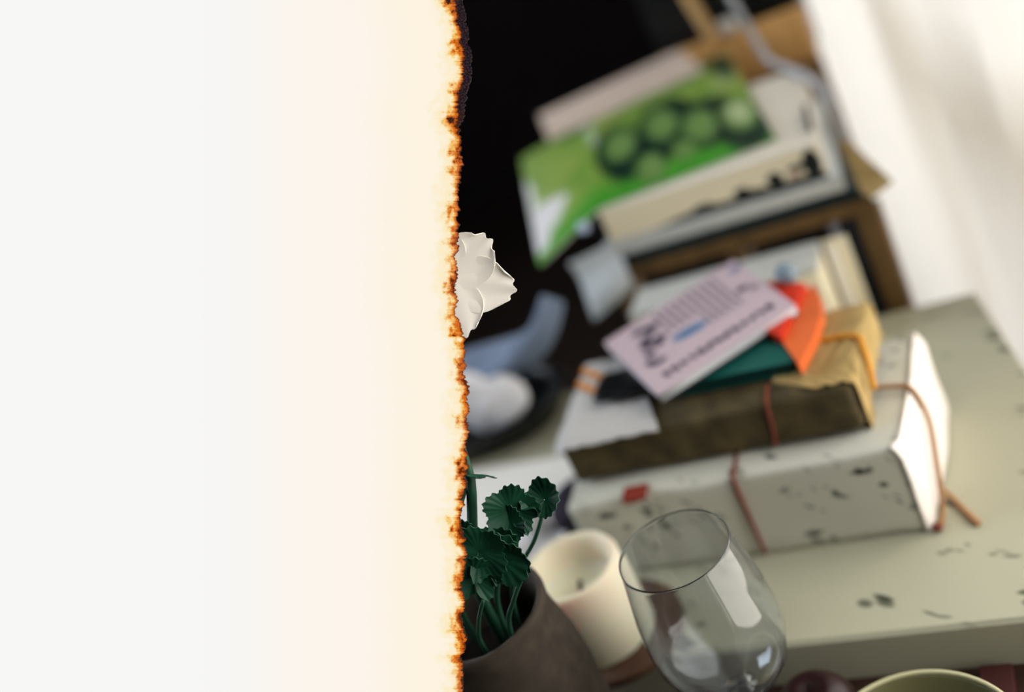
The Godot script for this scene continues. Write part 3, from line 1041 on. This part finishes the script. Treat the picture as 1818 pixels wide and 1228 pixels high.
func build_front() -> void:
	# candle on a wooden coaster
	var o := thing("coaster", "round dark brown wooden coaster under the cream candle", "coaster", v(-0.315, 0, -0.51))
	var st := mb()
	lathe(st, v(-0.3215, 0, -0.5035), [Vector2(0, 0.0002), Vector2(0.0465, 0.0002), Vector2(0.048, 0.0015), Vector2(0.048, 0.0055), Vector2(0.0465, 0.007), Vector2(0, 0.007)], 44)
	obj("disc", st, M.coaster, o)
	o = thing("candle", "thick cream pillar candle with a hollowed top and black wick", "candle", v(-0.312, 0.007, -0.507))
	st = mb()
	var c := v(-0.3280, 0.0071, -0.5010)
	lathe(st, c, [Vector2(0, 0), Vector2(0.032, 0), Vector2(0.034, 0.002), Vector2(0.0345, 0.035), Vector2(0.0345, 0.060), Vector2(0.0328, 0.0635), Vector2(0.0302, 0.063), Vector2(0.0275, 0.058), Vector2(0.0265, 0.048), Vector2(0.024, 0.043), Vector2(0.012, 0.040), Vector2(0, 0.0395)], 52, crumple(81, 0.0012, 0.3))
	obj("wax", st, M.wax, o)
	st = mb()
	tube(st, smooth_curve([c + Vector3(0, 0.037, 0), c + Vector3(0.0005, 0.044, 0), c + Vector3(0.003, 0.049, 0.001)], 8), even(0.0016), 8)
	obj("wick", st, M.wick, o)
	# wine glass
	o = thing("wine_glass", "empty clear wine glass standing in front of the slab", "glass", v(-0.2134, TABLE, -0.4224))
	st = mb()
	c = v(-0.2134, 0, -0.4224)
	lathe(st, c, [Vector2(0, 0.0315), Vector2(0.012, 0.0325), Vector2(0.024, 0.039), Vector2(0.0335, 0.052), Vector2(0.0378, 0.068), Vector2(0.0385, 0.083), Vector2(0.0368, 0.102), Vector2(0.0336, 0.122), Vector2(0.0316, 0.1345), Vector2(0.03135, 0.1366), Vector2(0.0312, 0.1376), Vector2(0.0309, 0.1380), Vector2(0.0306, 0.1376), Vector2(0.03065, 0.1366), Vector2(0.0309, 0.1345), Vector2(0.0329, 0.122), Vector2(0.0361, 0.102), Vector2(0.0378, 0.083), Vector2(0.0371, 0.068), Vector2(0.0328, 0.0527), Vector2(0.0235, 0.0399), Vector2(0.0117, 0.0335), Vector2(0, 0.0325)], 72)
	obj("bowl", st, M.glass, o)
	st = mb()
	lathe(st, c, [Vector2(0, TABLE + 0.0002), Vector2(0.029, TABLE + 0.0002), Vector2(0.0295, TABLE + 0.0012), Vector2(0.014, TABLE + 0.0035), Vector2(0.005, TABLE + 0.009), Vector2(0.0036, TABLE + 0.02), Vector2(0.0036, 0.015), Vector2(0.006, 0.027), Vector2(0.010, 0.0312), Vector2(0, 0.0312)], 48)
	obj("stem", st, M.glass, o)
	# cream bowl and dark plum at the lower edge of the picture
	o = thing("bowl", "small greenish cream bowl painted darker for the shade inside, with a thin rim, in front of the slab", "bowl", v(-0.125, TABLE, -0.385))
	st = mb()
	var cb := v(-0.121, 0, -0.390)
	lathe(st, cb, [Vector2(0, TABLE + 0.0003), Vector2(0.024, TABLE + 0.0003), Vector2(0.026, TABLE + 0.004), Vector2(0.044, -0.018), Vector2(0.0525, -0.004), Vector2(0.0545, 0.0035), Vector2(0.053, 0.0045), Vector2(0.051, 0.003), Vector2(0.042, -0.015), Vector2(0.024, TABLE + 0.008), Vector2(0, TABLE + 0.007)], 56)
	obj("bowl", st, M.bowl, o)
	st = mb()
	var ring := []
	for k in 65:
		ring.append(cb + Vector3(cos(TAU * k / 64.0) * 0.0538, 0.0042, sin(TAU * k / 64.0) * 0.0538))
	tube(st, ring, even(0.0014), 8)
	tag(obj("rim", st, M.bowl_rim, o), "pale cream rim", "")
	o = thing("plum", "dark red plum between the wine glass and the cream bowl", "fruit", v(-0.180, TABLE, -0.430))
	st = mb()
	ball(st, v(-0.1815, -0.0098, -0.4335), Vector3(0.0245, 0.0245, 0.0245), func(p: Vector3) -> Vector3:
		var d := p - v(-0.1815, -0.0098, -0.4335)
		return p - Vector3.UP * 0.006 * exp(-(d.x * d.x + d.z * d.z) / 0.00005) * (1.0 if d.y > 0 else 0.0))
	obj("flesh", st, M.plum, o)
	st = mb()
	tube(st, smooth_curve([v(-0.1815, 0.007, -0.4335), v(-0.181, 0.013, -0.433), v(-0.179, 0.017, -0.432)], 8), even(0.0008), 6)
	obj("stalk", st, M.wick, o)
	# small red box half under the slab's shade
	o = thing("red_box", "small dark red box on the table in the slab's shade", "box", v(-0.09, TABLE, -0.462))
	st = mb()
	rbox(st, v(-0.096, TABLE + 0.0002, -0.474), v(-0.078, TABLE + 0.007, -0.452), 0.001)
	obj("sleeve", st, mat(rgb(58, 18, 14), 0.7), o)
	st = mb()
	rbox(st, v(-0.0955, TABLE + 0.001, -0.4515), v(-0.0785, TABLE + 0.0062, -0.4505), 0.0004)
	obj("drawer", st, M.coaster, o)

# ------------------------------------------------------------------ plant
func leaf(o: Node3D, c: Vector3, e1: Vector3, e2: Vector3, size: float, lobes: int, deep: float, cup := 0.2, called := "leaf", m: Material = null, tooth := 0.05) -> void:
	var st := mb()
	e1 = e1.normalized()
	e2 = (e2 - e1 * e2.dot(e1)).normalized()
	var n := e1.cross(e2)
	sheet(st, func(a: float, b: float) -> Vector3:
		var th := TAU * a
		var r := size * (1.0 - deep + deep * absf(cos(lobes * th / 2.0))) * (1.0 + tooth * sin(th * lobes * 5.0))
		var stalk := 1.0 - 0.45 * exp(-pow(wrapf(th - 1.5 * PI, -PI, PI) / 0.28, 2.0))
		var rho := maxf(b, 0.02)
		return c + (e1 * cos(th) + e2 * sin(th)) * r * rho * stalk + n * (cup * size * rho * rho * (1.0 + 0.5 * cos(lobes * th)))
	, 90, 5, 0.0004, true)
	obj(called, st, m if m else M.leaf, o)

func build_plant() -> void:
	var base := v(-0.3313, TABLE, -0.4025)
	var o := thing("potted_plant", "leafy plant with one white flower in a brown clay jug at the left", "plant", base)
	var c := v(-0.3313, 0, -0.4025)
	var st := mb()
	lathe(st, c, [Vector2(0, TABLE + 0.0003), Vector2(0.034, TABLE + 0.0003), Vector2(0.0375, TABLE + 0.006), Vector2(0.0415, 0.03), Vector2(0.0435, 0.07), Vector2(0.043, 0.092), Vector2(0.0402, 0.110), Vector2(0.0385, 0.119), Vector2(0.0400, 0.128), Vector2(0.0394, 0.1316), Vector2(0.0365, 0.1316), Vector2(0.0350, 0.127), Vector2(0.0348, 0.118), Vector2(0.036, 0.10), Vector2(0.036, 0.085), Vector2(0, 0.084)], 60, crumple(91, 0.0012, 0.25))
	var pot := obj("pot", st, M.clay, o)
	st = mb()
	lathe(st, c, [Vector2(0.0, 0.0843), Vector2(0.0345, 0.0843), Vector2(0.0345, 0.0955), Vector2(0.02, 0.1), Vector2(0, 0.101)], 30, crumple(93, 0.003, 0.6))
	obj("soil", st, M.soil, o)
	# stems from the soil to the leaves and the flower
	var stems := [
		[[c + Vector3(0.004, 0.095, 0.0), v(-0.318, 0.15, -0.395), v(-0.300, 0.19, -0.39), v(-0.2872, 0.2240, -0.3995), v(-0.2872, 0.2405, -0.406), v(-0.284, 0.268, -0.422), v(-0.2735, 0.307, -0.4490)], 0.0031],
		[[c + Vector3(0.010, 0.095, 0.006), v(-0.305, 0.15, -0.388), v(-0.284, 0.182, -0.388), v(-0.2735, 0.196, -0.396)], 0.0018],
		[[c + Vector3(0.012, 0.095, -0.004), v(-0.298, 0.15, -0.396), v(-0.270, 0.180, -0.398), v(-0.2585, 0.196, -0.405)], 0.0014],
		[[c + Vector3(-0.006, 0.095, 0.008), v(-0.325, 0.16, -0.385), v(-0.305, 0.20, -0.385), v(-0.290, 0.222, -0.398)], 0.0016],
		[[c + Vector3(0.014, 0.095, 0.010), v(-0.300, 0.14, -0.380), v(-0.286, 0.160, -0.376), v(-0.276, 0.172, -0.38)], 0.0016],
		[[c + Vector3(-0.012, 0.095, 0.0), v(-0.335, 0.15, -0.39), v(-0.318, 0.18, -0.378), v(-0.302, 0.188, -0.374)], 0.0016],
		[[c + Vector3(0.0, 0.095, 0.012), v(-0.318, 0.135, -0.374), v(-0.305, 0.158, -0.366), v(-0.295, 0.172, -0.366)], 0.0014],
	]
	for s in stems:
		st = mb()
		var r: float = s[1]
		tube(st, smooth_curve(s[0], 24), func(t: float, _a: float) -> float: return r * (1.1 - 0.35 * t), 8)
		obj("stem", st, M.stem, o)
	var x := CAMX
	var y := CAMY
	var z := CAMZ
	leaf(o, v(-0.2735, 0.2015, -0.3965), x + y * 0.25, y - x * 0.25 + z * 0.15, 0.0152, 5, 0.22)
	leaf(o, v(-0.2765, 0.1955, -0.3925), x + z * 0.5, y, 0.0115, 5, 0.2)
	leaf(o, v(-0.2575, 0.1985, -0.4045), x * 0.75 - y * 0.5 + z * 0.45, y + x * 0.5, 0.0110, 3, 0.16, 0.5)
	leaf(o, v(-0.2885, 0.2245, -0.403), x, z + y * 0.14, 0.0135, 5, 0.2, 0.1)
	leaf(o, v(-0.2875, 0.1865, -0.3845), x - y * 0.3, y + x * 0.3 + z * 0.3, 0.0175, 5, 0.24)
	leaf(o, v(-0.2795, 0.1825, -0.3840), x * 0.9 - y * 0.5, y * 0.8 + z * 0.5, 0.0125, 3, 0.3)
	leaf(o, v(-0.2995, 0.1805, -0.3745), x + y * 0.2, y + z * 0.4, 0.0150, 5, 0.24)
	leaf(o, v(-0.3010, 0.2010, -0.384), x + y * 0.1, y * 0.9 + z * 0.4, 0.0125, 5, 0.24)
	leaf(o, v(-0.2920, 0.1920, -0.3800), x - y * 0.6, y + x * 0.3 + z * 0.3, 0.0165, 5, 0.24)
	leaf(o, v(-0.2845, 0.1830, -0.3820), x * 0.8 - y * 0.5, y * 0.8 + x * 0.4 + z * 0.2, 0.0160, 3, 0.3)
	# flower: five ruffled petals about a centre
	var f := Node3D.new()
	f.name = "flower"
	o.add_child(f, true)
	var fc := v(-0.2716, 0.3122, -0.4485)
	for k in 6:
		var a := deg_to_rad(-74.0 + 60.0 * k + (6.0 if k % 2 else 0.0))
		var dir := x * cos(a) + y * sin(a)
		var across := -x * sin(a) + y * cos(a)
		var len := 0.0345 if k == 1 else 0.0300
		st = mb()
		sheet(st, func(s: float, t: float) -> Vector3:
			var w := (s - 0.5) * 2.0
			var wide := 0.0145 * pow(sin(PI * clampf(0.10 + 0.78 * t, 0, 1)), 0.6)
			var tip := len * t * (1.0 - 0.16 * w * w * t) + 0.0011 * sin(w * 9.0 + k * 2.0) * t
			return fc + dir * tip + across * wide * w + z * (0.002 * t * t + 0.0012 * w * w * t + 0.0005 * sin(w * 7.0 + k) * t)
		, 16, 12, 0.0005)
		obj("petal", st, M.petal, f)
	st = mb()
	ball(st, fc, Vector3(0.004, 0.004, 0.004))
	obj("flower_centre", st, M.yellow_ribbon, f)

# ------------------------------------------------------------------ the light leak on the left, built as a glowing sheet
func edge_at(y: float, n1: FastNoiseLite, n2: FastNoiseLite) -> float:
	var knots := [[-160, 806], [0, 807], [60, 818], [110, 823], [170, 814], [215, 811], [290, 819], [350, 814], [400, 813], [470, 809], [540, 808], [600, 820], [650, 826], [700, 829], [745, 832], [800, 826], [850, 829], [905, 818], [950, 820], [985, 827], [1040, 818], [1075, 824], [1100, 818], [1130, 823], [1180, 818], [1228, 822], [1400, 820], [2600, 820]]
	var x := 820.0
	for k in knots.size() - 1:
		if y >= knots[k][0] and y <= knots[k + 1][0]:
			x = lerpf(knots[k][1], knots[k + 1][1], smoothstep(0.0, 1.0, (y - knots[k][0]) / (knots[k + 1][0] - knots[k][0])))
	x += 13.0 * smoothstep(250.0, 190.0, y)           # a dark fringe of the light leak along the upper part
	return x + 7.0 * n1.get_noise_1d(y) + 4.0 * n2.get_noise_1d(y) + 3.0 * n2.get_noise_1d(y * 3.7 + 500.0)

func build_light_leak() -> void:
	# A film light leak, built as an added glowing sheet with a ragged right edge. It leans back and stands on the table in front of the plant.
	const DEPTH := 0.535
	var eye := v(0, 0.5, 0)
	var place := func(px: float, py: float) -> Vector3:
		return eye - CAMZ * DEPTH + CAMX * ((px - 909.0) / FOCAL * DEPTH) - CAMY * ((py - 614.0) / FOCAL * DEPTH)
	var n1 := noise(101, 0.03, 3)
	var n2 := noise(102, 0.13, 3)
	var foot: Vector3 = place.call(400.0, 2000.0)
	var o := thing("light_leak", "blinding white film light leak built as a glowing sheet with a ragged orange edge, filling the left side", "sheet", Vector3(foot.x, T + TABLE, foot.z))
	# where the plane of the sheet meets the table: the row for a given column
	var row_at_table := func(px: float) -> float:
		var p0: Vector3 = place.call(px, 0.0)
		var p1: Vector3 = place.call(px, 1000.0)
		return 1000.0 * (p0.y - (T + TABLE + 0.0005)) / (p0.y - p1.y)
	const TOP := -160.0
	const W0 := 150                                # texels of plain sheet shown left of the edge strip
	# colours of the strip along the edge
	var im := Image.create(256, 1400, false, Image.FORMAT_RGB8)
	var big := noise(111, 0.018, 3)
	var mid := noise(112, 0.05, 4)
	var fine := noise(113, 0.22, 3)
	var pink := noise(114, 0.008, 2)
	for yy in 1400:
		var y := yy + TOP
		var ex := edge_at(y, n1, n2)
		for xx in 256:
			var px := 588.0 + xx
			var fringe_band := 13.0 * smoothstep(250.0, 190.0, y)
			var d := ex - px - fringe_band
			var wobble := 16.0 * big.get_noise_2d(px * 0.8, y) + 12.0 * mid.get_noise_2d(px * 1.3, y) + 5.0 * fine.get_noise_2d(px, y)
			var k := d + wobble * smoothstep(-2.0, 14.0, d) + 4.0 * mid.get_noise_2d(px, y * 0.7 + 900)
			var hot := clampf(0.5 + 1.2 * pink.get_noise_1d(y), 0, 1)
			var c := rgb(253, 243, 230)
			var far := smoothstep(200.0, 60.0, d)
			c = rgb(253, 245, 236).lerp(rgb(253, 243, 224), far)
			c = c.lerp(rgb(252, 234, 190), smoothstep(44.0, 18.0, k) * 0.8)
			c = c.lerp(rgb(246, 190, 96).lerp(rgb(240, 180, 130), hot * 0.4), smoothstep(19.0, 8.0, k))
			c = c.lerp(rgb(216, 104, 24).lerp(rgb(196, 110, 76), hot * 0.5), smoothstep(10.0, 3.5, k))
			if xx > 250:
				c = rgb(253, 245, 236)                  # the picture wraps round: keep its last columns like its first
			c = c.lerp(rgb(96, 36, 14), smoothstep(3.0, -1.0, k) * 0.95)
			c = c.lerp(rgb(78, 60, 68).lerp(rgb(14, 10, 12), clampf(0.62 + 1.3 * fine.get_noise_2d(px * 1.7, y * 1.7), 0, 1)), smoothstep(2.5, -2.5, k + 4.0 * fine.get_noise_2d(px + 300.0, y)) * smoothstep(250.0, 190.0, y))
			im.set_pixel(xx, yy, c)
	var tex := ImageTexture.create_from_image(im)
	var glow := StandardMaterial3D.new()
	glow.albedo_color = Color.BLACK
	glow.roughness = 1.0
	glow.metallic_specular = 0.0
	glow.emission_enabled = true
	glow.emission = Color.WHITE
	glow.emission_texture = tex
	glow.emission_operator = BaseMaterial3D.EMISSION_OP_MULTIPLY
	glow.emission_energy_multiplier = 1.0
	# front of the edge strip
	var st := mb()
	var step := 1.25
	var y := TOP
	var rows := []
	while y < 1240.0:
		rows.append(y)
		y += step
	var cols := [590.0, 690.0, 760.0]
	for k in rows.size() - 1:
		var ya: float = rows[k]
		var yb: float = rows[k + 1]
		var xa := cols + [edge_at(ya, n1, n2)]
		var xb := cols + [edge_at(yb, n1, n2)]
		for i in 3:
			var ua := Vector2((xa[i] - 587.5) / 256.0, (ya - TOP) / 1400.0)
			var ub := Vector2((xb[i] - 587.5) / 256.0, (yb - TOP) / 1400.0)
			var uc := Vector2((xb[i + 1] - 587.5) / 256.0, (yb - TOP) / 1400.0)
			var ud := Vector2((xa[i + 1] - 587.5) / 256.0, (ya - TOP) / 1400.0)
			var a: Vector3 = place.call(xa[i], ya)
			var b: Vector3 = place.call(xb[i], yb)
			var c: Vector3 = place.call(xb[i + 1], yb)
			var dd: Vector3 = place.call(xa[i + 1], ya)
			tri(st, a, b, c, ua, ub, uc)
			tri(st, a, c, dd, ua, uc, ud)
	tag(obj("leak_edge", st, glow, o), "ragged orange and brown edge of the light leak", "")
	# plain part of the sheet
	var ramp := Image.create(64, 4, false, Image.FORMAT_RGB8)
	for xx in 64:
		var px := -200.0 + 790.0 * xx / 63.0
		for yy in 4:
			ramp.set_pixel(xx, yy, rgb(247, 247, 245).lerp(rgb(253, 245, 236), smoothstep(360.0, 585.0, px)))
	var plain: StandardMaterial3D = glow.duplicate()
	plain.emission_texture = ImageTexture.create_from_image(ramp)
	st = mb()
	var lower_l: float = row_at_table.call(-200.0)
	var lower_m: float = row_at_table.call(590.0)
	var lower_r: float = row_at_table.call(820.0)
	var put := func(px: float, py: float) -> Array: return [place.call(px, py), Vector2(clampf((px + 200.0) / 790.0, 0.01, 0.99), 0.5)]
	for q in [[[-200.0, TOP], [-200.0, lower_l], [590.0, lower_m], [590.0, TOP]], [[590.0, 1238.0], [590.0, lower_m], [820.0, lower_r], [821.0, 1238.0]]]:
		var p := []
		for e in q:
			p.append(put.call(e[0], e[1]))
		tri(st, p[0][0], p[1][0], p[2][0], p[0][1], p[1][1], p[2][1])
		tri(st, p[0][0], p[2][0], p[3][0], p[0][1], p[2][1], p[3][1])
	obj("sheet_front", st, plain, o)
	# dark backing board with the same outline, and the rim between
	st = mb()
	var th := CAMZ * -0.004
	var skin := CAMZ * -0.0004
	for k in rows.size() - 1:
		var ya: float = rows[k]
		var yb: float = rows[k + 1]
		var a: Vector3 = place.call(edge_at(ya, n1, n2), ya)
		var b: Vector3 = place.call(edge_at(yb, n1, n2), yb)
		var la: Vector3 = place.call(590.0, ya)
		var lb: Vector3 = place.call(590.0, yb)
		st.set_smooth_group(1)
		quad(st, a + skin, b + skin, b + th, a + th)
		st.set_smooth_group(2)
		quad(st, la + th, a + th, b + th, lb + th)
	st.set_smooth_group(2)
	for q in [[[-200.0, TOP], [590.0, TOP], [590.0, lower_m], [-200.0, lower_l]], [[590.0, 1238.0], [821.0, 1238.0], [820.0, lower_r], [590.0, lower_m]]]:
		quad(st, place.call(q[0][0], q[0][1]) + th, place.call(q[1][0], q[1][1]) + th, place.call(q[2][0], q[2][1]) + th, place.call(q[3][0], q[3][1]) + th)
	var rim := [[821.0, 1238.0], [820.0, lower_r], [590.0, lower_m], [-200.0, lower_l], [-200.0, TOP], [edge_at(TOP, n1, n2), TOP]]
	for k in rim.size() - 1:
		var a: Vector3 = place.call(rim[k][0], rim[k][1])
		var b: Vector3 = place.call(rim[k + 1][0], rim[k + 1][1])
		st.set_smooth_group(3 + k)
		quad(st, a + skin, b + skin, b + th, a + th)
	obj("backing", st, mat(rgb(30, 18, 12), 0.9), o)
